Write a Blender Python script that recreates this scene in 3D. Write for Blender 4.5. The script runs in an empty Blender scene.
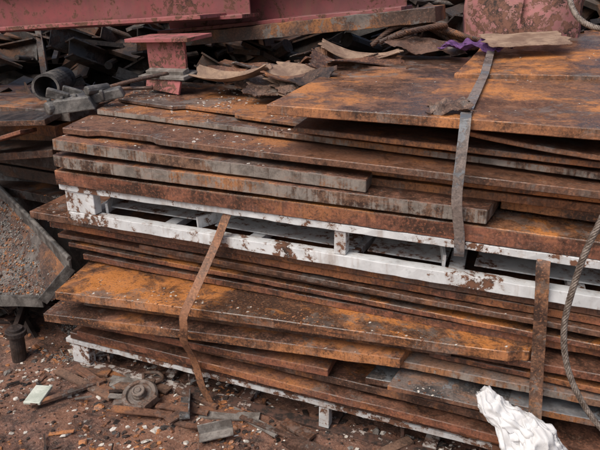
import bpy, bmesh, math, random
from mathutils import Vector, Matrix, noise, Euler
from mathutils.bvhtree import BVHTree
random.seed(7)
R=random.uniform
S=bpy.context.scene

# ------------------------------------------------------------ materials
def newmat(name):
    m=bpy.data.materials.new(name); m.use_nodes=True
    nt=m.node_tree; nt.nodes.clear()
    out=nt.nodes.new('ShaderNodeOutputMaterial'); b=nt.nodes.new('ShaderNodeBsdfPrincipled')
    nt.links.new(b.outputs[0],out.inputs[0])
    return m,nt,b
class NB:
    def __init__(s,nt): s.nt=nt
    def n(s,t,**k):
        x=s.nt.nodes.new(t)
        for a,v in k.items(): setattr(x,a,v)
        return x
    def l(s,a,b): s.nt.links.new(a,b)
    def coords(s,scale=(1,1,1),uv=False):
        tc=s.n('ShaderNodeTexCoord'); oi=s.n('ShaderNodeObjectInfo')
        mul=s.n('ShaderNodeVectorMath',operation='MULTIPLY_ADD')
        cx=s.n('ShaderNodeCombineXYZ')
        for i in range(3): s.l(oi.outputs['Random'],cx.inputs[i])
        s.l(cx.outputs[0],mul.inputs[0]); mul.inputs[1].default_value=(37,53,71)
        s.l(tc.outputs['UV' if uv else 'Object'],mul.inputs[2])
        mp=s.n('ShaderNodeMapping'); mp.inputs['Scale'].default_value=scale
        s.l(mul.outputs[0],mp.inputs['Vector'])
        return mp.outputs[0]
    def noise(s,vec,scale,detail=8,rough=.6,dist=0):
        x=s.n('ShaderNodeTexNoise'); s.l(vec,x.inputs['Vector'])
        x.inputs['Scale'].default_value=scale; x.inputs['Detail'].default_value=min(detail,6)
        x.inputs['Roughness'].default_value=rough; x.inputs['Distortion'].default_value=dist
        return x.outputs[0]
    def ramp(s,fac,a,b,lo=0,hi=1):
        x=s.n('ShaderNodeMapRange'); x.interpolation_type='SMOOTHSTEP'
        s.l(fac,x.inputs[0]); x.inputs[1].default_value=a; x.inputs[2].default_value=b
        x.inputs[3].default_value=lo; x.inputs[4].default_value=hi
        return x.outputs[0]
    def math(s,op,a,b=0,c=None):
        x=s.n('ShaderNodeMath',operation=op)
        for i,v in enumerate((a,b)):
            if hasattr(v,'node'): s.l(v,x.inputs[i])
            else: x.inputs[i].default_value=v
        return x.outputs[0]
    def mix(s,f,a,b,mode='MIX'):
        x=s.n('ShaderNodeMix',data_type='RGBA',blend_type=mode)
        for i,v in ((0,f),(6,a),(7,b)):
            if hasattr(v,'node'): s.l(v,x.inputs[i])
            elif i==0: x.inputs[0].default_value=v
            else: x.inputs[i].default_value=(*v,1)
        return x.outputs[2]
    def bump(s,h,strength,dist,prev=None):
        x=s.n('ShaderNodeBump'); s.l(h,x.inputs['Height'])
        x.inputs['Strength'].default_value=strength; x.inputs['Distance'].default_value=dist
        if prev: s.l(prev,x.inputs['Normal'])
        return x.outputs[0]

DARK=(0.046,0.026,0.019); MID=(0.165,0.075,0.042); ORG=(0.50,0.19,0.05); GREY=(0.22,0.195,0.175)
def rust(name,dark=DARK,mid=MID,org=ORG,grey=GREY,o=.5,g=.2,rlo=.3,rhi=.8,side=False,bump=.42,dusty=0.0,scale=1):
    m,nt,b=newmat(name); B=NB(nt)
    v=B.coords((1,1,1))
    n1=B.noise(v,2.0*scale,6,.6,.3); n2=B.noise(v,13*scale,6,.72,.3); n3=B.noise(v,110*scale,5,.7); n4=B.noise(v,6*scale,6,.78,.8); n5=B.noise(v,3.1*scale,6,.8,.2)
    oi=B.n('ShaderNodeObjectInfo')
    rnd=B.math('SUBTRACT',oi.outputs['Random'],.5)
    base=B.math('ADD',B.math('MULTIPLY',n1,.45),B.math('MULTIPLY',n2,.55))
    base=B.math('ADD',base,B.math('MULTIPLY',rnd,.08))
    c=B.mix(B.ramp(base,.42,.55),dark,mid)
    c=B.mix(B.ramp(n5,.50,.54,0,.6),c,(mid[0]*.42,mid[1]*.48,mid[2]*.55))
    pat=B.math('ADD',B.math('MULTIPLY',n1,.6),B.math('MULTIPLY',n4,.4))
    pat=B.math('SUBTRACT',pat,B.math('MULTIPLY',rnd,.05))
    of=B.ramp(pat,.555-.1*o,.64-.1*o,0,min(1,o*1.5))
    of=B.math('MULTIPLY',of,B.ramp(n3,.30,.55,.45,1))
    c=B.mix(of,c,org)
    c=B.mix(B.ramp(n3,.52,.64,0,.5),c,(mid[0]*1.8,mid[1]*1.8,mid[2]*1.8))
    c=B.mix(B.ramp(n3,.46,.36,0,.6),c,dark)
    if side:
        vv=B.coords((70,70,4)); nv=B.noise(vv,1.3,4,.6)
        vs=B.coords((3,3,20)); ns=B.noise(vs,1.4,5,.7,.3)
        gp=B.math('ADD',B.math('MULTIPLY',n5,.6),B.math('ADD',B.math('MULTIPLY',nv,.22),B.math('MULTIPLY',n2,.18)))
        c=B.mix(B.ramp(gp,.55-.12*g,.62-.12*g,0,min(.8,g*1.1)),c,B.mix(B.ramp(n2,.38,.6),tuple(x*.55 for x in grey),grey))
        c=B.mix(B.ramp(ns,.52,.68,0,.45),c,(mid[0]*1.6,mid[1]*1.5,mid[2]*1.5))
        c=B.mix(B.ramp(nv,.45,.34,0,.4),c,dark)
        uv=B.n('ShaderNodeTexCoord'); sp=B.n('ShaderNodeSeparateXYZ'); B.l(uv.outputs['UV'],sp.inputs[0])
        e=B.math('ADD',sp.outputs[1],B.math('MULTIPLY',n4,.5))
        c=B.mix(B.ramp(e,1.10,1.3,0,.55),c,(.35,.235,.16))
    else:
        gg=B.math('SUBTRACT',n5,B.math('MULTIPLY',rnd,.06))
        c=B.mix(B.ramp(gg,.60-.14*g,.63-.14*g,0,min(.85,g*2.2)),c,B.mix(B.ramp(n2,.4,.6),tuple(x*.42 for x in grey),tuple(x*.8 for x in grey)))
    if dusty>0:
        nd=B.noise(v,40,6,.8); c=B.mix(B.ramp(nd,.55,.66,0,dusty),c,(.38,.29,.22))
    B.l(c,b.inputs['Base Color'])
    r=B.ramp(B.math('ADD',B.math('MULTIPLY',n2,.5),B.math('MULTIPLY',n1,.5)),.42,.58,rlo,rhi)
    B.l(r,b.inputs['Roughness'])
    h=B.bump(n3,bump*.7,.003); h=B.bump(n2,bump,.007,h)
    if side: h=B.bump(nv,.35,.004,h)
    B.l(h,b.inputs['Normal'])
    return m
def paint(name,col,under=MID,chip=.5,dirt=.4,rough=.45,rustbleed=(.25,.10,.05)):
    m,nt,b=newmat(name); B=NB(nt); v=B.coords()
    n1=B.noise(v,4,12,.75,.6); n2=B.noise(v,28,10,.75); n3=B.noise(v,7,6,.7,.4); n6=B.noise(v,1.7,5,.6)
    vs=B.coords((9,9,1.5)); ns=B.noise(vs,2,8,.65)
    c=B.mix(B.ramp(n3,.38,.66,0,dirt),col,tuple(x*.5+.02 for x in col))
    c=B.mix(B.ramp(n6,.45,.62,0,dirt*.6),c,tuple(x*.85+.05 for x in col))
    c=B.mix(B.ramp(ns,.5,.68,0,dirt),c,rustbleed)
    c=B.mix(B.ramp(n2,.53,.68,0,dirt*.8),c,tuple(x*.35+.02 for x in col))
    mask=B.math('ADD',B.math('MULTIPLY',n1,.55),B.math('MULTIPLY',n2,.45))
    ch=B.ramp(mask,.60-.12*chip,.612-.12*chip)
    halo=B.ramp(mask,.555-.12*chip,.61-.12*chip,0,.6)
    c=B.mix(halo,c,rustbleed)
    c=B.mix(ch,c,B.mix(B.ramp(n2,.4,.6),(.02,.015,.012),under))
    B.l(c,b.inputs['Base Color']); B.l(B.ramp(ch,0,1,rough,.8),b.inputs['Roughness'])
    h=B.bump(ch,.5,.002); h=B.bump(n3,.3,.006,h); B.l(h,b.inputs['Normal'])
    return m
def plain(name,c1,c2,scale=20,rough=.6,metal=0,bump=.4,d=.004,trans=0):
    m,nt,b=newmat(name); B=NB(nt); v=B.coords()
    n=B.noise(v,scale,10,.7,.3); n2=B.noise(v,scale*5,6,.7)
    c=B.mix(B.ramp(n,.38,.64),c1,c2); c=B.mix(B.ramp(n2,.5,.7,0,.0 if trans else .4),c,tuple(x*.5 for x in c1))
    B.l(c,b.inputs['Base Color']); B.l(B.ramp(n,.4,.6,rough*.75,min(1,rough*1.2)),b.inputs['Roughness'])
    b.inputs['Metallic'].default_value=metal
    if trans: b.inputs['Transmission Weight'].default_value=trans; b.inputs['IOR'].default_value=1.25
    h=B.bump(n,bump,d*3)
    if not trans: h=B.bump(n2,bump,d,h)
    B.l(h,b.inputs['Normal'])
    return m

M={}
M['top_dark']=rust('rust_top_dark',o=.40,g=.30,rlo=.28,rhi=.7,dusty=.25)
M['top_or']=rust('rust_top_orange',dark=(.06,.034,.024),mid=(.20,.09,.045),o=.66,g=.22,rlo=.24,rhi=.62,dusty=.2)
M['top_red']=rust('rust_top_red',mid=(.18,.08,.048),o=.40,g=.22,rlo=.35,rhi=.8,dusty=.22)
M['side_grey']=rust('rust_side_grey',mid=(.19,.105,.065),grey=(.27,.24,.21),o=.36,g=.75,side=True)
M['side_red']=rust('rust_side_red',mid=(.215,.082,.046),org=(.40,.155,.055),o=.45,g=.12,side=True)
M['side_brown']=rust('rust_side_brown',mid=(.155,.074,.044),o=.38,g=.35,side=True)
M['side_org']=rust('rust_side_org',mid=(.25,.105,.048),org=(.48,.195,.07),o=.58,g=.3,side=True)
M['scrap']=rust('rust_scrap',mid=(.12,.064,.043),o=.33,g=.35,rlo=.4,rhi=.9)
M['heap']=rust('rust_heap',dark=(.02,.014,.011),mid=(.085,.048,.034),org=(.24,.10,.045),grey=(.16,.14,.125),o=.35,g=.4,rlo=.5,rhi=.9)
M['scrapdark']=rust('rust_scrap_dark',dark=(.012,.009,.007),mid=(.042,.026,.02),o=.1,g=.2,grey=(.1,.095,.09),rlo=.4,rhi=.9)
M['white']=paint('white_paint',(.68,.69,.69),chip=.42,dirt=.55,rustbleed=(.33,.25,.20))
M['whitelow']=paint('white_paint_mud_stained',(.50,.48,.45),under=(.10,.05,.035),chip=1.15,dirt=.8,rough=.7,rustbleed=(.26,.13,.08))
M['whitemid']=paint('white_paint_worn',(.62,.62,.61),chip=.62,dirt=.65,rough=.6,rustbleed=(.30,.20,.15))
M['whitedeck']=paint('white_paint_dirty',(.62,.63,.62),chip=.5,dirt=.55)
M['maroon']=paint('maroon_paint',(.25,.062,.064),under=(.13,.055,.035),chip=.48,dirt=.65,rough=.5,rustbleed=(.20,.085,.062))
M['pink']=paint('faded_red_paint',(.36,.10,.10),under=(.15,.065,.04),chip=.7,dirt=.75,rough=.6,rustbleed=(.26,.10,.075))
M['pinkpost']=paint('worn_pink_paint',(.40,.145,.14),under=(.20,.09,.06),chip=.85,dirt=.85,rough=.6,rustbleed=(.30,.16,.13))
M['strap']=rust('strap_rusty',mid=(.25,.115,.06),org=(.44,.2,.085),o=.5,g=.25,rlo=.35,rhi=.7,bump=.3)
M['strapgrey']=rust('strap_grey',dark=(.07,.06,.055),mid=(.20,.16,.14),org=(.34,.18,.1),grey=(.27,.29,.31),o=.4,g=.6,rlo=.35,rhi=.65,bump=.3)
M['steel']=plain('grey_steel',(.06,.056,.052),(.18,.165,.15),14,.55,.2)
M['bluesteel']=rust('blue_steel_plate',dark=(.045,.045,.045),mid=(.15,.12,.105),org=(.30,.14,.07),grey=(.24,.26,.275),o=.45,g=.5,rlo=.35,rhi=.65,dusty=.2)
M['rope']=plain('wire_rope_steel',(.12,.09,.07),(.32,.27,.23),60,.5,.3)
M['bag']=plain('white_plastic',(.70,.69,.68),(.82,.82,.82),5,.34,0,.12,.003,.18)
M['purple']=plain('purple_cloth',(.07,.025,.10),(.18,.075,.22),30,.9)
M['card']=plain('cardboard',(.18,.11,.075),(.33,.225,.155),10,.9)
M['crump']=rust('crumpled_sheet_rust',dark=(.04,.024,.017),mid=(.16,.092,.062),org=(.33,.15,.075),grey=(.27,.22,.185),o=.36,g=.4,rlo=.45,rhi=.9,dusty=.15)
M['tile']=plain('tile_glaze',(.42,.45,.38),(.60,.62,.54),12,.4)
M['greybar']=plain('grey_bar_steel',(.13,.11,.095),(.26,.235,.21),18,.7,0,.6,.004)
M['chipw']=plain('pale_flakes',(.40,.35,.29),(.66,.62,.56),30,.8)
M['chipr']=rust('rust_flakes',mid=(.24,.11,.065),o=.5,g=.2)
M['chipg']=plain('grey_gravel',(.13,.12,.11),(.30,.28,.25),40,.85,0,.6,.003)
def groundmat():
    m,nt,b=newmat('muddy_ground'); B=NB(nt); v=B.coords()
    n1=B.noise(v,1.6,8,.6,.5); n2=B.noise(v,14,12,.75,.4); n3=B.noise(v,90,8,.75)
    c=B.mix(B.ramp(n2,.38,.62),(.055,.032,.024),(.22,.108,.072))
    c=B.mix(B.ramp(n1,.5,.62,0,.6),c,(.29,.135,.078))
    c=B.mix(B.ramp(n3,.53,.66,0,.7),c,(.36,.245,.18))
    c=B.mix(B.ramp(n3,.46,.36,0,.7),c,(.03,.018,.014))
    B.l(c,b.inputs['Base Color']); B.l(B.ramp(n1,.38,.6,.22,.85),b.inputs['Roughness'])
    B.l(B.bump(n3,.8,.006,B.bump(n2,.9,.02)),b.inputs['Normal']); return m
M['ground']=groundmat()

# ------------------------------------------------------------ mesh helpers
def mkobj(name,verts,faces,mats,fm=None,smooth=False,uvs=None,parent=None):
    me=bpy.data.meshes.new(name); me.from_pydata([tuple(v) for v in verts],[],faces)
    for m in mats: me.materials.append(M[m])
    if fm:
        for p,i in zip(me.polygons,fm): p.material_index=i
    if uvs:
        ul=me.uv_layers.new(name='UVMap')
        for p in me.polygons:
            for li in p.loop_indices: ul.data[li].uv=uvs[p.index][li-p.loop_start]
    for p in me.polygons: p.use_smooth=smooth
    o=bpy.data.objects.new(name,me); S.collection.objects.link(o)
    if parent: o.parent=parent
    me.update(); return o
def empty(name):
    o=bpy.data.objects.new(name,None); S.collection.objects.link(o); return o
SOLID=[]
def plate(FL,FR,BR,BL,th,top='top_dark',side='side_brown',wob=.004,jit=.0007,warp=.003,sag=0,name='steel_plate',seed=None,chips=.0,mid=None):
    """torch-cut plate: corners are of the TOP face"""
    sd=seed if seed is not None else random.randint(0,9999)
    FL,FR,BR,BL=map(Vector,(FL,FR,BR,BL))
    L=(FR-FL).length; D=(BL-FL).length
    nx=max(8,int(L/.022)); ny=max(6,int(D/.05))
    off=Vector((sd*1.37,sd*.73,0))
    V=[];
    def P(i,j):
        s=i/nx;t=j/ny
        p=FL*(1-s)*(1-t)+FR*s*(1-t)+BR*s*t+BL*(1-s)*t
        out=Vector((0,0,0))
        if j==0: 
            n=noise.noise(Vector((s*L*1.3,0,0))+off)*wob*1.6+noise.noise(Vector((s*L*9,3,0))+off)*wob*.3+R(-jit,jit)
            out+=Vector((0,n,0))
            c=noise.noise(Vector((s*L*2.1,9,0))+off)
            if c>.3 and chips: out+=Vector((0,min(chips*(c-.3)*12,chips),0))
        if j==ny: out+=Vector((0,R(-jit,jit)*2,0))
        if i==0 or i==nx:
            out+=Vector((noise.noise(Vector((5,t*D*5,i))+off)*wob*1.5+R(-jit,jit),0,0))
        p=p+out
        p.z+=noise.fractal(Vector((p.x*1.1,p.y*1.1,0))+off,1,2,2)*warp + sag*math.sin(math.pi*s)
        return p
    for j in range(ny+1):
        for i in range(nx+1): V.append(P(i,j))
    N=len(V)
    for k in range(N):
        v=V[k]; i=k%(nx+1); j=k//(nx+1)
        q=v-Vector((0,0,th))
        if j==0: q.y+=R(-jit,jit)*1.6+noise.noise(Vector((v.x*6,sd,1)))*.003
        q.z+=R(-jit,jit)*.4
        V.append(q)
    F=[];fm=[];uv=[]
    def id(i,j): return j*(nx+1)+i
    for j in range(ny):
        for i in range(nx):
            a,b,c,d=id(i,j),id(i+1,j),id(i+1,j+1),id(i,j+1)
            F.append((a,b,c,d));fm.append(0);uv.append([(0,0)]*4)
            F.append((a+N,d+N,c+N,b+N));fm.append(1);uv.append([(0,0)]*4)
    def sf(a,b,u0,u1):
        F.append((a+N,b+N,b,a));fm.append(1);uv.append([(u0,0),(u1,0),(u1,1),(u0,1)])
    for i in range(nx):
        sf(id(i,0),id(i+1,0),i*.022,(i+1)*.022); sf(id(i+1,ny),id(i,ny),0,.02)
    for j in range(ny):
        sf(id(nx,j),id(nx,j+1),j*.03,(j+1)*.03); sf(id(0,j+1),id(0,j),0,.03)
    o=mkobj(name,V,F,[top,side],fm,False,uv)
    bv=o.modifiers.new('b','BEVEL'); bv.width=min(.0025,th*.15); bv.segments=1; bv.angle_limit=math.radians(50)
    SOLID.append(o); return o
def rp(x0,x1,y0,y1,z,th,top='top_dark',side='side_brown',yl=None,zr=None,skl=0,skr=0,y1r=None,zb=0,zbr=None,**k):
    """plate from x0..x1; y0 left front, yl right front"""
    yr=y0 if yl is None else yl; z2=z if zr is None else zr; yb=y1 if y1r is None else y1r
    return plate((x0,y0,z),(x1,yr,z2),(x1+skr,yb,z2+(zb if zbr is None else zbr)),(x0+skl,y1,z+zb),th,top,side,**k)

def boxgeo(c,size,rot=(0,0,0),taper=1):
    m=Euler(rot).to_matrix(); sx,sy,sz=[s/2 for s in size]
    v=[]
    for z in (-1,1):
        t=taper if z>0 else 1
        for x,y in ((-1,-1),(1,-1),(1,1),(-1,1)): v.append(Vector(c)+m@Vector((x*sx*t,y*sy*t,z*sz)))
    return v,[(0,3,2,1),(4,5,6,7),(0,1,5,4),(1,2,6,5),(2,3,7,6),(3,0,4,7)]
class Geo:
    def __init__(s): s.v=[];s.f=[];s.m=[]
    def add(s,vf,m=0):
        n=len(s.v); s.v+=list(vf[0]); s.f+=[tuple(i+n for i in f) for f in vf[1]]; s.m+=[m]*len(vf[1])
    def obj(s,name,mats,bevel=0,smooth=False,parent=None):
        o=mkobj(name,s.v,s.f,mats,s.m,smooth,None,parent)
        if bevel:
            b=o.modifiers.new('b','BEVEL'); b.width=bevel; b.segments=2; b.angle_limit=math.radians(40)
        return o
def prism(profile,P,Q,up=Vector((0,0,1)),segs=1,jit=0):
    P,Q=Vector(P),Vector(Q); d=(Q-P).normalized(); s=d.cross(Vector(up)).normalized(); u=s.cross(d)
    n=len(profile); v=[];f=[]
    for k in range(segs+1):
        c=P.lerp(Q,k/segs)
        for a,b in profile: v.append(c+s*(a+R(-jit,jit))+u*(b+R(-jit,jit)))
    for k in range(segs):
        for i in range(n):
            j=(i+1)%n; f.append((k*n+i,k*n+j,(k+1)*n+j,(k+1)*n+i))
    f.append(tuple(reversed(range(n)))); f.append(tuple(segs*n+i for i in range(n)))
    return v,f
def Iprof(w,h,tf,tw):
    return [(-w/2,-h/2),(w/2,-h/2),(w/2,-h/2+tf),(tw/2,-h/2+tf),(tw/2,h/2-tf),(w/2,h/2-tf),(w/2,h/2),(-w/2,h/2),(-w/2,h/2-tf),(-tw/2,h/2-tf),(-tw/2,-h/2+tf),(-w/2,-h/2+tf)]
def rect(w,h): return [(-w/2,-h/2),(w/2,-h/2),(w/2,h/2),(-w/2,h/2)]
def circ(r,n=12): return [(r*math.cos(2*math.pi*i/n),r*math.sin(2*math.pi*i/n)) for i in range(n)]
def catmull(pts,per=12):
    pts=[Vector(p) for p in pts]; pts=[2*pts[0]-pts[1]]+pts+[2*pts[-1]-pts[-2]]; o=[]
    for i in range(1,len(pts)-2):
        a,b,c,d=pts[i-1:i+3]
        for k in range(per):
            t=k/per; o.append(.5*((2*b)+(-a+c)*t+(2*a-5*b+4*c-d)*t*t+(-a+3*b-3*c+d)*t**3))
    o.append(pts[-2]); return o
def frames(path):
    T=[(path[min(i+1,len(path)-1)]-path[max(i-1,0)]).normalized() for i in range(len(path))]
    n=T[0].orthogonal().normalized(); out=[]
    for t in T:
        n=(n-t*n.dot(t)).normalized(); out.append((n,t.cross(n)))
    return out
def tubegeo(path,r,n=6):
    fr=frames(path); v=[];f=[]
    for p,(a,b) in zip(path,fr):
        for i in range(n):
            w=2*math.pi*i/n; v.append(p+(a*math.cos(w)+b*math.sin(w))*r)
    for k in range(len(path)-1):
        for i in range(n):
            j=(i+1)%n; f.append((k*n+i,k*n+j,(k+1)*n+j,(k+1)*n+i))
    f.append(tuple(reversed(range(n)))); f.append(tuple((len(path)-1)*n+i for i in range(n)))
    return v,f
def ropegeo(g,pts,r,lay=.07,m=0):
    base=catmull(pts,10)
    L=[0]
    for a,b in zip(base,base[1:]): L.append(L[-1]+(b-a).length)
    n=int(L[-1]/.006); path=[]; k=0
    for i in range(n+1):
        d=L[-1]*i/n
        while k<len(L)-2 and L[k+1]<d: k+=1
        path.append(base[k].lerp(base[k+1],(d-L[k])/max(1e-6,L[k+1]-L[k])))
    fr=frames(path)
    for s in range(6):
        sp=[]
        for i,(p,(a,b)) in enumerate(zip(path,fr)):
            w=2*math.pi*(s/6+i*L[-1]/n/lay); sp.append(p+(a*math.cos(w)+b*math.sin(w))*r*.62)
        g.add(tubegeo(sp,r*.38,6),m)
def rope(name,pts,r,mat='rope',lay=.07):
    g=Geo(); ropegeo(g,pts,r,lay); return g.obj(name,[mat],0,True)
def strap(name,pts,w,mat,wdir=Vector((1,0,0)),th=.0025,per=8,twist=0):
    path=catmull(pts,per); v=[];f=[]
    for i,p in enumerate(path):
        t=(path[min(i+1,len(path)-1)]-path[max(i-1,0)]).normalized()
        wd=(wdir-t*wdir.dot(t)).normalized(); n=t.cross(wd)
        ang=.12*noise.noise(p*5)+twist; wd,n=wd*math.cos(ang)+n*math.sin(ang),n*math.cos(ang)-wd*math.sin(ang)
        for a,b in ((-1,-1),(1,-1),(1,1),(-1,1)): v.append(p+wd*(a*w/2+R(-.0006,.0006))+n*(b*th/2))
    for k in range(len(path)-1):
        for i in range(4):
            j=(i+1)%4; f.append((k*4+i,(k+1)*4+i,(k+1)*4+j,k*4+j))
    f.append((0,1,2,3)); e=(len(path)-1)*4; f.append((e+3,e+2,e+1,e))
    return mkobj(name,v,f,[mat])
def crumple(name,c,size,rot,amp,mat,freq=6,seed=0,n=46,th=.002,curl=0,edge=.1,smooth=False,crease=0):
    m=Euler(rot).to_matrix(); v=[];f=[]
    for j in range(n+1):
        for i in range(n+1):
            x=(i/n-.5);y=(j/n-.5)
            ex=x*size[0]*(1+edge*noise.noise(Vector((y*5,seed,2)))*1.5+edge*.6*noise.noise(Vector((y*19,seed,5)))); ey=y*size[1]*(1+edge*noise.noise(Vector((x*5,seed,8)))*1.5+edge*.6*noise.noise(Vector((x*19,seed,3))))
            px,py=ex,ey
            q=Vector((px*freq,py*freq,seed*3.1))
            z=(1-abs(noise.noise(q))*2.6)*amp*.7+noise.noise(q*2.7)*amp*.4+curl*(x*x*4)+R(-1,1)*amp*.02
            if crease: z+=crease*abs(x*math.cos(seed)+y*math.sin(seed)+.1)
            d=Vector((noise.noise(q+Vector((7,0,0))),noise.noise(q+Vector((0,7,0))),0))*amp*.6
            v.append(Vector(c)+m@(Vector((px,py,z))+d))
    for j in range(n):
        for i in range(n):
            a=j*(n+1)+i; f.append((a,a+1,a+n+2,a+n+1))
    o=mkobj(name,v,f,[mat],None,smooth)
    s=o.modifiers.new('s','SOLIDIFY'); s.thickness=th
    return o

# ------------------------------------------------------------ ground
def axis(lo,hi,core,step):
    a=[];x=core[0]
    while x<=core[1]: a.append(x); x+=step
    g=step;x=core[1]
    while x<hi: g*=1.5; x+=g; a.append(min(x,hi))
    g=step;x=core[0]
    while x>lo: g*=1.5; x-=g; a.insert(0,max(x,lo))
    return a
gx=axis(-300,300,(-1.2,3.2),.02); gy=axis(-300,300,(-1.2,.9),.02)
V=[];F=[]
for y in gy:
    for x in gx:
        near=max(0,1-max(abs(x-1)-2.4,abs(y)-1.4,0))
        mound=max(0,1-abs(y+.02)/.16)*near*.03*(.5+noise.noise(Vector((x*3,y*3,8))))
        z=-.006+near*(noise.fractal(Vector((x*4,y*4,0)),1,2,4)*.016+noise.noise(Vector((x*22,y*22,4)))*.007)+mound*1.2
        V.append((x,y,z))
n=len(gx)
for j in range(len(gy)-1):
    for i in range(n-1): F.append((j*n+i,j*n+i+1,(j+1)*n+i+1,(j+1)*n+i))
gr=mkobj('ground',V,F,['ground'],None,True); SOLID.append(gr)

# ------------------------------------------------------------ pallets
def pallet(z0,z1,x0,x1,dep,rail=.045,gapdeck=True,wide=.15,mt='white',mb='white',toph=.028):
    e=empty('steel_pallet')
    g=Geo()
    for y in (0,dep):
        g.add(prism(rect(.05,rail),(x0,y+.027,z0+rail/2),(x1,y+.027,z0+rail/2),segs=60,jit=.0015),1)
        g.add(prism(rect(.055,toph),(x0-.02,y+.026,z1-toph/2),(x1+.02,y+.026,z1-toph/2),segs=60,jit=.0017),0)
    g.obj('rails',[mt,mb],.002,parent=e)
    g=Geo()
    zc=(z0+rail+z1-toph)/2; hh=z1-toph-z0-rail-.002
    for i,xx in enumerate([x0+wide/2,(x0+x1)/2,x1-wide/2]):
        w=wide if i!=1 else .045
        for y in (0,dep):
            g.add(boxgeo((xx,y+.03,zc),(w,.045,hh)))
        if i!=1:
            g.add(boxgeo((xx,dep*.5+.03,zc),(w*.8,.04,hh)))
    g.add(boxgeo(((x0+x1)/2,dep*.5+.03,zc),(.05,.05,hh)))
    g.obj('posts',[mt],.003,parent=e)
    g=Geo()
    for k in range(7):
        xx=x0+.07+(x1-x0-.14)*k/6
        g.add(prism(rect(.05,.028),(xx,.058,z1-.020),(xx+R(-.03,.03),dep-.005,z1-.020)))
        g.add(prism(rect(.055,.03),(xx+.02,.058,z0+.02),(xx+R(-.1,.1),dep-.005,z0+.02)))
    for xa,xb in ((x0+.17,x0+.02),(x0+.62,x0+.95),(x0+1.62,x0+1.5)):
        g.add(prism(rect(.012,.05),(xa,.06,z0+.06),(xb,.55,z0+.10)))
    g.obj('cross_members',[mb],.002,parent=e)
    if gapdeck:
        g=Geo()
        for a,b in ((.16,.62),(.68,1.28),(1.33,1.62),(1.72,2.35)):
            g.add(boxgeo((x0+(a+b)/2,dep/2,z0+.04+R(0,.01)),(b-a,dep-.2,.005),(R(-.02,.02),R(-.01,.01),0)))
        g.add(boxgeo(((x0+x1)/2,dep*.38,(z0+z1)/2),(x1-x0-.4,.006,hh*.9)))
        g.obj('deck_sheets',['whitedeck'],parent=e)
    return e
pallet(-.01,.155,.02,2.62,1.05,rail=.032,gapdeck=False,wide=.10,mt='whitemid',mb='whitelow',toph=.022)
pallet(.775,.945,.12,2.62,1.05)

# ------------------------------------------------------------ lower stack  (z .157 - .775)
rp(.03,2.6,.0,1.05,.192,.033,'top_red','side_red',zr=.196,skl=-.05)
rp(.10,2.62,-.03,1.05,.232,.034,'top_red','side_red',yl=-.05,zr=.240,skl=-.1)
rp(.02,2.0,.03,1.0,.272,.034,'top_red','side_brown',yl=-.02,zr=.30,chips=.03)
rp(.08,1.35,-.05,1.0,.312,.034,'top_red','side_red',zr=.35,skl=-.05)
rp(.02,1.63,-.13,.95,.362,.042,'top_red','side_org',yl=-.05,zr=.475,skl=-.12,skr=.2,chips=.02)
rp(.16,1.80,-.02,.95,.405,.030,'top_red','side_brown',yl=.02,zr=.51,skl=-.1)
rp(.2,2.3,.01,.95,.435,.026,'top_red','side_brown',yl=.04,zr=.53,skl=-.1)
rp(.10,2.06,-.12,.95,.485,.040,'top_or','side_org',yl=-.02,zr=.582,skl=-.24,skr=.15,warp=.006,chips=.02)
rp(.02,2.62,.17,1.0,.530,.030,'top_red','side_red',yl=.02,zr=.625,skl=-.12)
rp(-.05,2.62,.16,1.0,.585,.022,'top_or','side_red',yl=.0,zr=.650,skl=-.1)
rp(-.10,2.62,.15,1.0,.625,.020,'top_red','side_brown',yl=.05,zr=.677,skl=-.05)
rp(.4,2.62,.11,1.0,.660,.022,'top_dark','side_brown',yl=-.01,zr=.702,skl=-.1)
rp(-.10,2.62,.11,1.05,.705,.030,'top_dark','side_red',yl=.03,zr=.735,skl=-.1)
rp(-.16,2.62,.06,1.05,.762,.034,'top_dark','side_brown',yl=.03,zr=.772,skl=-.08,warp=.001)
rp(1.50,2.62,-.03,.8,.345,.028,'bluesteel','side_brown',yl=.0,zr=.38,skl=.15)
rp(1.60,2.12,-.10,.6,.385,.020,'bluesteel','side_brown',yl=-.06,zr=.355,skl=.1)
rp(1.62,2.62,-.01,.9,.44,.03,'bluesteel','side_grey',yl=.0,zr=.45,skl=.1)
rp(1.72,2.62,.03,.9,.475,.022,'top_red','side_red',yl=.0,zr=.49,skl=.1)
rp(1.60,2.62,.0,.9,.53,.03,'top_red','side_red',zr=.55)
# ------------------------------------------------------------ upper stack (z .947 - 1.35)
rp(.10,2.62,-.015,1.05,1.010,.060,'top_or','side_red',yl=0.0,zr=1.005,skl=-.1,warp=.002)
rp(.11,1.87,-.035,1.0,1.078,.050,'top_red','side_grey',yl=-.01,zr=1.068,skl=-.1,skr=.1,chips=.01)
rp(1.9,2.62,.16,1.0,1.055,.035,'top_or','side_org',yl=.10)
rp(.3,2.62,.10,1.0,1.10,.03,'top_or','side_org',zr=1.095)
rp(.13,1.46,-.03,1.0,1.150,.046,'top_red','side_grey',yl=.0,zr=1.118,skl=-.12,skr=-.05)
rp(.9,2.62,.12,1.0,1.135,.028,'top_or','side_org',yl=.06,zr=1.135)
rp(.13,2.62,.03,.9,1.182,.025,'top_dark','side_brown',yl=-.005,zr=1.165,skl=-.24,warp=.002,chips=.03)
rp(.10,2.62,.30,.9,1.212,.024,'top_dark','side_grey',yl=.03,zr=1.205,skl=-.2,warp=.003)
rp(.10,1.7,.46,1.05,1.232,.016,'top_dark','side_brown',yl=.12,zr=1.24,skl=-.1,warp=.004,chips=.05)
rp(1.15,2.62,.10,1.0,1.255,.020,'top_red','side_org',yl=.05,zr=1.235,skl=-.1)
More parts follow.
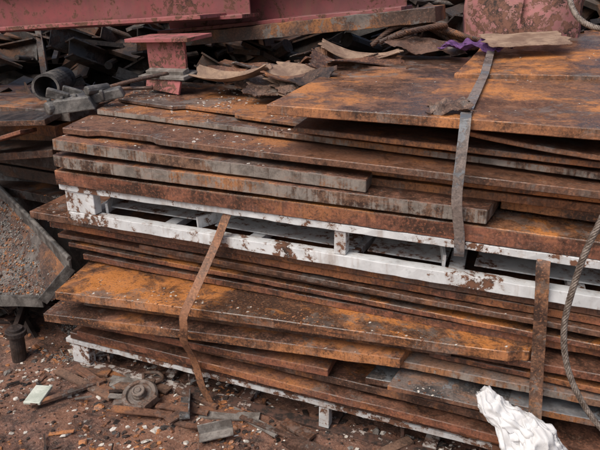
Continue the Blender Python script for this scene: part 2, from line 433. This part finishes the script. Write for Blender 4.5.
plate((1.78,.05,1.305),(2.62,.0,1.275),(2.62,.8,1.30),(1.75,.8,1.30),.016,'top_dark','side_org',sag=-.022)
rp(1.30,2.6,.30,1.0,1.300,.03,'top_dark','side_brown')
rp(1.09,2.62,.0,.62,1.352,.034,'top_or','side_org',zr=1.355,skl=-.03,y1r=.80,zb=.01,zbr=.05,warp=.004)
rp(1.62,2.75,.74,1.8,1.392,.022,'top_or','side_org',yl=.74,zr=1.43,skl=.05,zb=.09,zbr=.12)
rp(1.03,1.72,.66,1.3,1.365,.02,'top_dark','side_brown',zr=1.37,zb=.03)

# ------------------------------------------------------------ straps
strap('steel_strap',[(1.70,1.7,1.52),(1.72,1.2,1.462),(1.742,.78,1.412),(1.747,.66,1.398),(1.765,.1,1.368),(1.772,.0,1.362),(1.775,-.022,1.345),(1.775,-.04,1.25),(1.775,-.045,1.10),(1.792,-.02,.97),(1.795,-.01,.90),(1.79,.03,.88)],.034,'strapgrey')
strap('steel_strap',[(.95,.16,.955),(.92,.03,.94),(.875,-.03,.80),(.83,-.11,.65),(.79,-.155,.54),(.785,-.16,.48),(.775,-.15,.40),(.765,-.09,.30),(.765,-.06,.22),(.78,-.05,.12),(.81,-.04,.04)],.036,'strap')
strap('steel_strap',[(2.06,.03,.96),(2.06,-.01,.90),(2.07,-.02,.80),(2.085,-.03,.62),(2.095,-.045,.50),(2.11,-.08,.35),(2.125,-.08,.22),(2.14,-.05,.12),(2.14,-.02,.02)],.042,'strap')

# ------------------------------------------------------------ beams at the top
e=empty('painted_steel_beam')
g=Geo()
g.add(prism(Iprof(.22,.30,.02,.014),(-2.6,1.16,1.51),(.42,1.24,1.72),segs=30,jit=.001)); g.obj('beam_section',['maroon'],.003,parent=e)
g=Geo(); g.add(prism(rect(.30,.02),(-2.4,.98,1.40),(.30,1.06,1.585),segs=24,jit=.0015)); g.obj('cover_strip',['pink'],.002,parent=e)
e=empty('rusty_steel_beam')
g=Geo(); g.add(prism(Iprof(.30,.26,.022,.014),(-.25,1.46,1.585),(1.22,1.50,1.74),segs=30,jit=.0015)); g.obj('beam_section',['maroon'],.003,parent=e)
g=Geo(); g.add(prism(rect(.34,.075),(-.35,1.42,1.40),(1.42,1.46,1.60),segs=30,jit=.003)); g.obj('lower_flange_plate',['scrap'],.003,parent=e)
e=empty('beam_stub')
g=Geo(); rz=-.12
g.add(boxgeo((.19,.78,1.49),(.40,.20,.018),(.06,-.05,rz)))
g.add(boxgeo((.21,.73,1.405),(.24,.016,.155),(.05,0,rz)))
g.add(boxgeo((.21,.79,1.405),(.016,.10,.155),(.05,0,rz)))
g.add(boxgeo((.22,.665,1.275),(.21,.014,.065),(-.25,0.08,rz)))
g.obj('web_and_flange',['pink'],.002,parent=e)
g=Geo(); g.add(boxgeo((.22,.73,1.318),(.29,.15,.016),(.12,-.04,rz))); g.add(boxgeo((.215,.715,1.335),(.24,.05,.022),(.3,-.04,rz)))
g.obj('dirty_flange',['greybar'],.002,parent=e)
e=empty('worn_painted_post')
V=[];F=[];n=26;mm=22
for j in range(mm+1):
    for i in range(n+1):
        s=i/n; z=1.42+j/mm*.75
        x=1.50+s*.60+(.03*noise.noise(Vector((z*5,s*0,1)))) ; y=1.66+.05*noise.noise(Vector((s*5,z*3,2)))+.03*abs(math.sin(s*math.pi*3))+.15*(s-.5)**2
        V.append((x,y,z))
for j in range(mm):
    for i in range(n):
        a=j*(n+1)+i; F.append((a,a+1,a+n+2,a+n+1))
o=mkobj('dented_face',V,F,['pinkpost'],None,True,None,e); sm=o.modifiers.new('s','SOLIDIFY'); sm.thickness=-.16

# ------------------------------------------------------------ bent sheets / rags on top
st=random.getstate(); random.seed(21)
for i in range(26):
    x=R(.42,1.22); y=R(.62,1.15)
    c=(x,y,1.262+.16*max(0,(y-.55))+R(0,.035)+.05*max(0,x-.5))
    if i%2==0:
        crumple('bent_sheet_scrap',c,(R(.25,.45),R(.06,.12)),(R(-.1,.3),R(-.15,.15),R(-.8,.8)),.007,random.choice(['crump','top_dark','scrap','card']),freq=4,seed=i+3,n=18,edge=.10,curl=R(-.04,.04),th=.006,crease=R(-.05,.08))
    else:
        crumple('bent_sheet_scrap',c,(R(.14,.28),R(.09,.18)),(R(-.1,.5),R(-.25,.25),R(-1.5,1.5)),.014,random.choice(['crump','crump','scrap','top_red','heap','top_dark']),freq=6,seed=i+3,n=24,edge=.18,th=.005,crease=R(-.10,.16),curl=R(-.03,.03))
random.setstate(st)
crumple('bent_sheet_scrap',(.88,.74,1.345),(.22,.16),(.4,.1,.4),.014,'card',freq=5,seed=78,n=24,edge=.2)
crumple('bent_sheet_scrap',(.98,.58,1.275),(.15,.18),(.5,.1,.6),.015,'card',freq=6,seed=77,n=24,edge=.2)
crumple('purple_rag',(1.66,1.16,1.47),(.30,.13),(.1,0,.1),.03,'purple',freq=13,seed=4,smooth=True,edge=.35)
crumple('cardboard_sheet',(1.86,1.20,1.50),(.36,.28),(.12,-.05,.3),.012,'card',freq=3,seed=9,n=24,edge=.1)
crumple('dirty_plastic_scrap',(1.71,.08,1.372),(.13,.10),(.1,-.1,.2),.022,'crump',freq=14,seed=12,n=30,edge=.3)
crumple('bent_sheet_scrap',(1.40,1.22,1.45),(.35,.16),(.3,.1,.1),.03,'scrap',freq=5,seed=41,n=24,edge=.2)

# ------------------------------------------------------------ plastic bag bottom right
def bag(g,pts,rad,seed,fold=.30):
    path=catmull(pts,18); fr=frames(path); n=80; v=[];f=[]; K=len(path)
    for k,(p,(a,b)) in enumerate(zip(path,fr)):
        s=k/(K-1)*(len(rad)-1); i0=min(int(s),len(rad)-2); r=rad[i0]*(1-(s-i0))+rad[i0+1]*(s-i0)
        for i in range(n):
            w=2*math.pi*i/n+k*.012; cx,cy=math.cos(w),math.sin(w)
            q=Vector((cx*1.7,cy*1.7,seed+k*.05))
            rid=1-2.4*abs(noise.noise(q)); rid2=1-2.4*abs(noise.noise(Vector((cx*3.2,cy*3.2,seed+9+k*.11))))
            rr=r*(1+fold*rid+fold*.45*rid2)
            ff=.62+.3*noise.noise(Vector((seed,k*.08,1)))
            v.append(p+a*cx*rr+b*cy*rr*ff+Vector((noise.noise(q*1.7),noise.noise(q*1.9),noise.noise(q*2.3)))*r*.30)
    for k in range(K-1):
        for i in range(n):
            j=(i+1)%n; f.append((k*n+i,k*n+j,(k+1)*n+j,(k+1)*n+i))
    g.add((v,f))
g=Geo()
bag(g,[(1.93,-.13,.475),(1.965,-.14,.43),(2.02,-.15,.40),(2.08,-.16,.375),(2.13,-.17,.33)],[.020,.036,.038,.044,.034],3)
bag(g,[(2.07,-.15,.42),(2.12,-.17,.36),(2.15,-.18,.30),(2.17,-.18,.23),(2.20,-.17,.17),(2.22,-.15,.13)],[.02,.050,.064,.068,.056,.018],17)
bag(g,[(1.99,-.16,.41),(2.04,-.18,.34),(2.08,-.19,.28),(2.10,-.18,.22)],[.014,.036,.040,.014],31)
g.obj('plastic_bag',['bag'],0,True)

# ------------------------------------------------------------ ropes
rope('wire_rope',[(2.62,-.3,1.55),(2.36,-.26,1.38),(2.22,-.25,1.27),(2.165,-.25,1.12),(2.14,-.25,.97),(2.135,-.25,.82),(2.17,-.25,.68),(2.25,-.25,.55),(2.38,-.25,.42),(2.52,-.25,.2),(2.7,-.3,.02)],.0095)
rope('wire_rope',[(2.02,1.5,2.1),(2.01,1.35,1.80),(2.06,1.2,1.62),(2.2,1.1,1.56),(2.45,1.05,1.60),(2.6,1.2,1.9)],.013)
g=Geo()
for i in range(5):
    ropegeo(g,[(1.10+i*.05,1.30-.03*i,1.44+.02*i),(1.22+i*.06,1.32,1.53+R(-.03,.02)),(1.36+i*.03,1.36,1.53+R(-.02,.03)),(1.5+i*.05,1.42,1.46)],.014,.09)
g.obj('twisted_rebar_bundle',['scrap'],0,True)

# ------------------------------------------------------------ left side things
e=empty('iron_hinge_clamp')
g=Geo()
g.add(boxgeo((-.02,.30,1.235),(.20,.13,.06),(.1,-.12,.45),.8)); g.add(boxgeo((.10,.38,1.265),(.16,.07,.045),(.1,-.2,.5),.85))
g.add(prism(circ(.03,14),(-.10,.20,1.215),(-.04,.36,1.235))); g.add(prism(circ(.022,12),(.05,.30,1.29),(.08,.42,1.29)))
g.add(boxgeo((-.08,.26,1.27),(.10,.025,.045),(.1,.3,.5))); g.add(boxgeo((-.06,.34,1.27),(.10,.02,.045),(.1,.3,.5)))
for k in range(5): g.add(boxgeo((-.10+.05*k,.225+.03*k,1.235+.008*k),(.018,.02,.05),(.1,-.12,.45)))
g.obj('jaw_body',['steel'],.006,parent=e)
g=Geo(); g.add(tubegeo(catmull([(-.02,.40,1.26),(.10,.55,1.30),(.24,.70,1.33)],6),.010,10)); g.add(tubegeo(catmull([(-.35,.5,1.19),(-.1,.52,1.25),(.2,.6,1.27)],6),.009,10))
g.obj('rod',['scrap'],0,True,parent=e)
g=Geo()
ro,ri=.075,.062;n=28;P0=Vector((-.62,.75,1.20));d=Vector((-.6,1,-.05)).normalized();a=d.orthogonal().normalized();b=d.cross(a)
v=[];f=[]
for (r_,s_) in ((ro,0),(ro,.5),(ri,.5),(ri,0)):
    for i in range(n):
        w=2*math.pi*i/n; v.append(P0+d*s_+(a*math.cos(w)+b*math.sin(w))*r_)
for k in range(4):
    for i in range(n):
        j=(i+1)%n;k2=(k+1)%4; f.append((k*n+i,k*n+j,k2*n+j,k2*n+i))
g.add((v,f)); g.obj('cut_steel_pipe',['steel'])
for (x0,x1,y0,y1,z,th) in [(-1.6,-.20,.45,1.3,1.10,.05),(-1.5,-.28,.42,1.3,1.03,.06),(-1.7,-.22,.5,1.3,.95,.05),(-1.6,-.3,.42,1.3,.87,.07),(-1.6,-.26,.55,1.3,.78,.05),(-1.5,-.34,.6,1.3,.70,.07),(-1.6,-.3,.5,1.3,.60,.05)]:
    rp(x0,x1,y0+.25,y1,z-.02,th,random.choice(['top_dark','scrapdark','heap']),random.choice(['side_brown','heap','scrapdark']),yl=y0,zr=z+.05,skl=R(-.1,.1),skr=R(-.1,.05))
plate((-1.3,.35,1.02),(-.22,.30,1.14),(-.3,.62,1.16),(-1.3,.8,1.04),.03,'scrapdark','side_brown')
plate((-1.1,.30,.86),(-.24,.34,.98),(-.3,.7,.99),(-1.2,.7,.88),.04,'heap','side_brown')
plate((-.95,.18,.90),(-.30,.22,1.10),(-.34,.36,1.08),(-1.0,.34,.88),.02,'top_red','side_red')
# chute: trough with raised side walls and gravel lying in it
e=empty('steel_chute')
A,Bp,Cp,Dp=Vector((-1.0,.62,.60)),Vector((-.02,.12,.47)),Vector((-.14,.03,.31)),Vector((-.75,-.02,.22))
def sheet(P,Q,Rr,T,n=20,am=.006):
    v=[];f=[]
    for j in range(n+1):
        for i in range(n+1):
            s,t=i/n,j/n; p=P*(1-s)*(1-t)+Q*s*(1-t)+Rr*s*t+T*(1-s)*t
            p=p+Vector((0,0,noise.noise(p*6)*am*1.2+noise.noise(p*40)*am*.5-.09*math.sin(math.pi*t)*(1 if t<.5 else .7))); v.append(p)
    for j in range(n):
        for i in range(n):
            a=j*(n+1)+i; f.append((a,a+1,a+n+2,a+n+1))
    return v,f
o=Geo(); o.add(sheet(A,Bp,Cp,Dp,60,.012)); oo=o.obj('chute_bed',['scrap'],0,True,e); SOLID.append(oo)
g=Geo(); g.add(prism(rect(.012,.09),A,Bp,segs=20,jit=.001)); g.add(prism(circ(.013,12),A+Vector((0,0,.05)),Bp+Vector((0,0,.05))))
g.add(prism(rect(.012,.05),Bp,Cp)); g.add(prism(rect(.012,.06),Cp,Dp,segs=10,jit=.002)); g.obj('chute_rim',['steel'],.002,False,e)
e=empty('iron_bollard_pipe'); g=Geo(); bx,by=-.26,-.06
g.add(prism(circ(.035,20),(bx,by,0),(bx+.01,by,.19))); g.add(prism(circ(.05,20),(bx+.008,by,.15),(bx+.009,by,.175))); g.add(prism(circ(.02,14),(bx+.01,by,.19),(bx+.01,by,.215)))
g.obj('pipe_and_collar',['scrapdark'],.003,False,e)

# ------------------------------------------------------------ ground objects
e=empty('iron_snatch_block')
g=Geo(); c=Vector((.50,-.12,.04))
def disc(c,r,h,n=26,axis=Vector((0,0,1))):
    ax=axis.normalized(); a=ax.orthogonal().normalized(); b=ax.cross(a); v=[];f=[]
    for (r_,z) in ((r*.9,-h/2),(r,-h/4),(r,h/4),(r*.9,h/2),(r*.72,h/2),(r*.66,h*.25),(r*.4,h*.25),(r*.36,h*.6),(.001,h*.6)):
        for i in range(n): w=2*math.pi*i/n; v.append(c+a*math.cos(w)*r_+b*math.sin(w)*r_+ax*z)
    for k in range(8):
        for i in range(n): j=(i+1)%n; f.append((k*n+i,k*n+j,(k+1)*n+j,(k+1)*n+i))
    return v,f
ax=Vector((.1,-.35,1))
g.add(disc(c,.08,.045,axis=ax)); g.add(disc(c+Vector((.003,-.010,.035)),.03,.02,n=14,axis=ax))
g.add(boxgeo(c+Vector((-.015,.085,.0)),(.06,.07,.03),(0,.1,.2),.8)); g.add(boxgeo(c+Vector((-.055,-.06,-.01)),(.08,.04,.025),(0,.1,.7),.8)); g.add(boxgeo(c+Vector((.065,-.02,.0)),(.03,.09,.03),(.2,.1,-.3),.8))
g.add(tubegeo(catmull([c+Vector((-.05,.10,.0)),c+Vector((-.08,.15,.0)),c+Vector((-.03,.18,.0)),c+Vector((.02,.15,.0)),c+Vector((.0,.10,.0))],6),.009,8))
g.obj('block_body',['crump'],.003,False,e)
g=Geo(); g.add(boxgeo((.06,-.27,.028),(.08,.115,.014),(.08,-.05,.25))); g.obj('ceramic_tile',['tile'],.003)
g=Geo(); g.add(prism([(0,0),(.05,0),(.05,.006),(.006,.006),(.006,.05),(0,.05)],(.86,-.22,.02),(.98,-.15,.04))); g.obj('angle_iron_offcut',['greybar'],.001)
g=Geo(); g.add(prism([(0,0),(.045,0),(.045,.006),(.006,.006),(.006,.045),(0,.045)],(.70,-.02,.02),(.78,-.16,.03))); g.obj('angle_iron_offcut',['bluesteel'],.001)
rope('rebar_offcut',[(1.0,-.28,.02),(1.1,-.33,.02),(1.18,-.40,.025)],.012,'scrap')
g=Geo()
for i in range(34):
    x=R(.1,2.2); y=R(-.22,-.01); a=R(-.35,.35)+(.0 if random.random()<.75 else 1.2); d=Vector((math.cos(a),math.sin(a),R(-.05,.05)))*R(.05,.2)
    c=Vector((x,y,R(.012,.035))); g.add(prism(rect(R(.02,.05),R(.006,.016)),c-d,c+d,segs=6,jit=.001),random.choice((0,1,1,2,3)))
g.obj('flat_bar_offcuts',['side_brown','scrap','greybar','crump'],.001)

# ------------------------------------------------------------ scrap heap behind and left
def rchunk(c,scale=1,long=False):
    k=random.random(); rot=(R(-.5,.5),R(-.5,.5),R(-3,3))
    if k<.45: s=(R(.2,.8)*scale,R(.1,.4)*scale,R(.01,.04)*scale); return boxgeo(c,s,rot)
    m=Euler(rot).to_matrix(); L=R(.3,1.1)*scale; d=m@Vector((L/2,0,0)); c=Vector(c)
    if k<.65: pr=Iprof(R(.08,.16)*scale,R(.1,.2)*scale,.012,.01)
    elif k<.8: w=R(.05,.12)*scale; pr=[(0,0),(w,0),(w,.008),(.008,.008),(.008,w),(0,w)]
    elif k<.92: pr=circ(R(.012,.05)*scale,10)
    else: pr=rect(R(.03,.08)*scale,R(.03,.1)*scale)
    return prism(pr,c-d,c+d,up=m@Vector((0,0,1)))
def heapz(x,y):
    back=max(0,min(1,(y-1.15)/.6))*1.25+max(0,y-1.9)*.5
    left=max(0,min(1,(-x-.15)/.3))*max(0,min(1,(y-.35)/.5))*.95
    return min(2.1,max(back,left))
g=Geo(); V=[];F=[];nx=70;ny=50
for j in range(ny+1):
    for i in range(nx+1):
        x=-4+9.5*i/nx; y=.2+5*j/ny; edge=min(1,max(0,(x+4)/1.5),max(0,(5.5-x)/1.5)) * min(1,max(0,(5.2-y)/1))
        z=(heapz(x,y)-.12)*edge+noise.fractal(Vector((x*2,y*2,3)),1,2,3)*.08*edge-.05
        if -.1<x<2.7 and y<1.2: z=-.05
        V.append((x,y,z))
for j in range(ny):
    for i in range(nx):
        a=j*(nx+1)+i; F.append((a,a+1,a+nx+2,a+nx+1))
g.add((V,F),1)
for i in range(620):
    x=R(-3.2,4.2); y=R(1.55,3.4)
    g.add(rchunk((x,y,heapz(x,y)+R(-.1,.12)),.9),random.choice((0,0,1)))
for i in range(240):
    x=R(-2.4,-.45); y=R(.75,1.5)
    g.add(rchunk((x,y,heapz(x,y)+R(-.12,.12)),.6),random.choice((0,1,1)))
for i in range(70):
    x=R(-1.0,-.40); y=R(.15,.8); g.add(rchunk((x,y,R(.0,.15)),.3),random.choice((0,1)))
g.obj('scrap_heap',['heap','scrapdark'])

# ------------------------------------------------------------ small debris dropped onto real surfaces
bv=[];bf=[]
for o in SOLID:
    n=len(bv); me=o.data; bv+=[v.co.copy() for v in me.vertices]; bf+=[tuple(i+n for i in p.vertices) for p in me.polygons]
T=BVHTree.FromPolygons(bv,bf)
def chip(p,nrm,s,fl=.3):
    k=random.randint(4,6); a=nrm.orthogonal().normalized(); b=nrm.cross(a); w0=R(0,6); h=s*fl*R(.5,1.3)
    el=R(.4,1); v=[]
    for z in (0,1):
        for i in range(k):
            w=w0+2*math.pi*i/k; rr=s*R(.6,1.1)*(1-.25*z); v.append(p+a*math.cos(w)*rr+b*math.sin(w)*rr*el+nrm*(h*z+R(-.1,.1)*h))
    f=[tuple(reversed(range(k))),tuple(k+i for i in range(k))]+[(i,(i+1)%k,k+(i+1)%k,k+i) for i in range(k)]
    return v,f
def scatter(g,n,xr,yr,zt,smin,smax,mats,fl=.3,dens=None,tilt=.4):
    for _ in range(n):
        x,y=R(*xr),R(*yr)
        if dens and noise.noise(Vector((x*4,y*4,dens)))<R(-.4,.4): continue
        h=T.ray_cast(Vector((x,y,zt)),Vector((0,0,-1)))
        if h[0] is None or abs(h[1].z)<.5: continue
        s=smin*(smax/smin)**(random.random()**2.2); hn=h[1] if h[1].z>0 else -h[1]
        nn=(hn+Vector((R(-tilt,tilt),R(-tilt,tilt),0))).normalized()
        g.add(chip(h[0]+Vector((0,0,-.0008)),nn,s,fl),random.choice(mats))
g=Geo()
scatter(g,5200,(-.15,1.3),(-.0,.95),1.33,.0015,.012,(0,0,1,1,1),.3,5)
scatter(g,1300,(1.0,2.5),(.0,1.2),1.7,.0012,.006,(1,1,0),.3,6)
scatter(g,4200,(-.15,2.1),(-.14,.12),.76,.0015,.009,(0,1,1,1),.3,7)
g.obj('rust_flakes',['chipw','chipr'])
g=Geo()
scatter(g,15000,(-.6,2.4),(-.75,.25),.14,.002,.018,(0,1,1,1,2,2),.5,8)
scatter(g,1800,(-.6,2.4),(-.75,.2),.14,.012,.034,(1,1,1,2,2,0,3),.3,9,.8)
for i in range(60):
    x,y=R(-.4,1.9),R(-.7,.1); c=Vector((x,y,R(.005,.02))); d=Vector((R(-1,1),R(-1,1),R(-.15,.15))).normalized()*R(.012,.055)
    g.add(prism(random.choice([rect(R(.008,.025),.003),rect(.004,R(.008,.018)),circ(R(.002,.004),7)]),c-d,c+d),random.choice((1,2,3,1)))
g.obj('ground_scrap_debris',['chipw','chipr','scrapdark','greybar'])
g=Geo(); scatter(g,9000,(-.9,0),(-.0,.55),.68,.003,.011,(0,0,0,1,2),.7)
g.obj('gravel',['chipg','chipr','scrapdark'])

# ------------------------------------------------------------ light, world, camera
w=bpy.data.worlds.new('World'); S.world=w; w.use_nodes=True
nt=w.node_tree; sk=nt.nodes.new('ShaderNodeTexSky'); sk.sky_type='NISHITA'; sk.sun_disc=False
el=math.radians(54); az=math.radians(205)
sk.sun_elevation=el; sk.sun_rotation=az; sk.air_density=1.1; sk.dust_density=5
nt.links.new(sk.outputs[0],nt.nodes['Background'].inputs[0]); nt.nodes['Background'].inputs[1].default_value=.15
sd=Vector((math.sin(az)*math.cos(el),math.cos(az)*math.cos(el),math.sin(el)))
sl=bpy.data.lights.new('sun','SUN'); sl.energy=2.1; sl.angle=math.radians(40); sl.color=(1,.965,.92)
so=bpy.data.objects.new('sun',sl); S.collection.objects.link(so); so.rotation_euler=(-sd).to_track_quat('-Z','Y').to_euler()
cam=bpy.data.cameras.new('camera'); co=bpy.data.objects.new('camera',cam); S.collection.objects.link(co)
cam.lens=37; cam.sensor_width=36; cam.clip_start=.05; cam.clip_end=1000
co.location=(2.005,-1.96,1.75); co.rotation_euler=(math.radians(90-21.5),0,math.radians(21.9))
S.camera=co
S.view_settings.view_transform='Standard'; S.view_settings.look='None'; S.view_settings.exposure=0
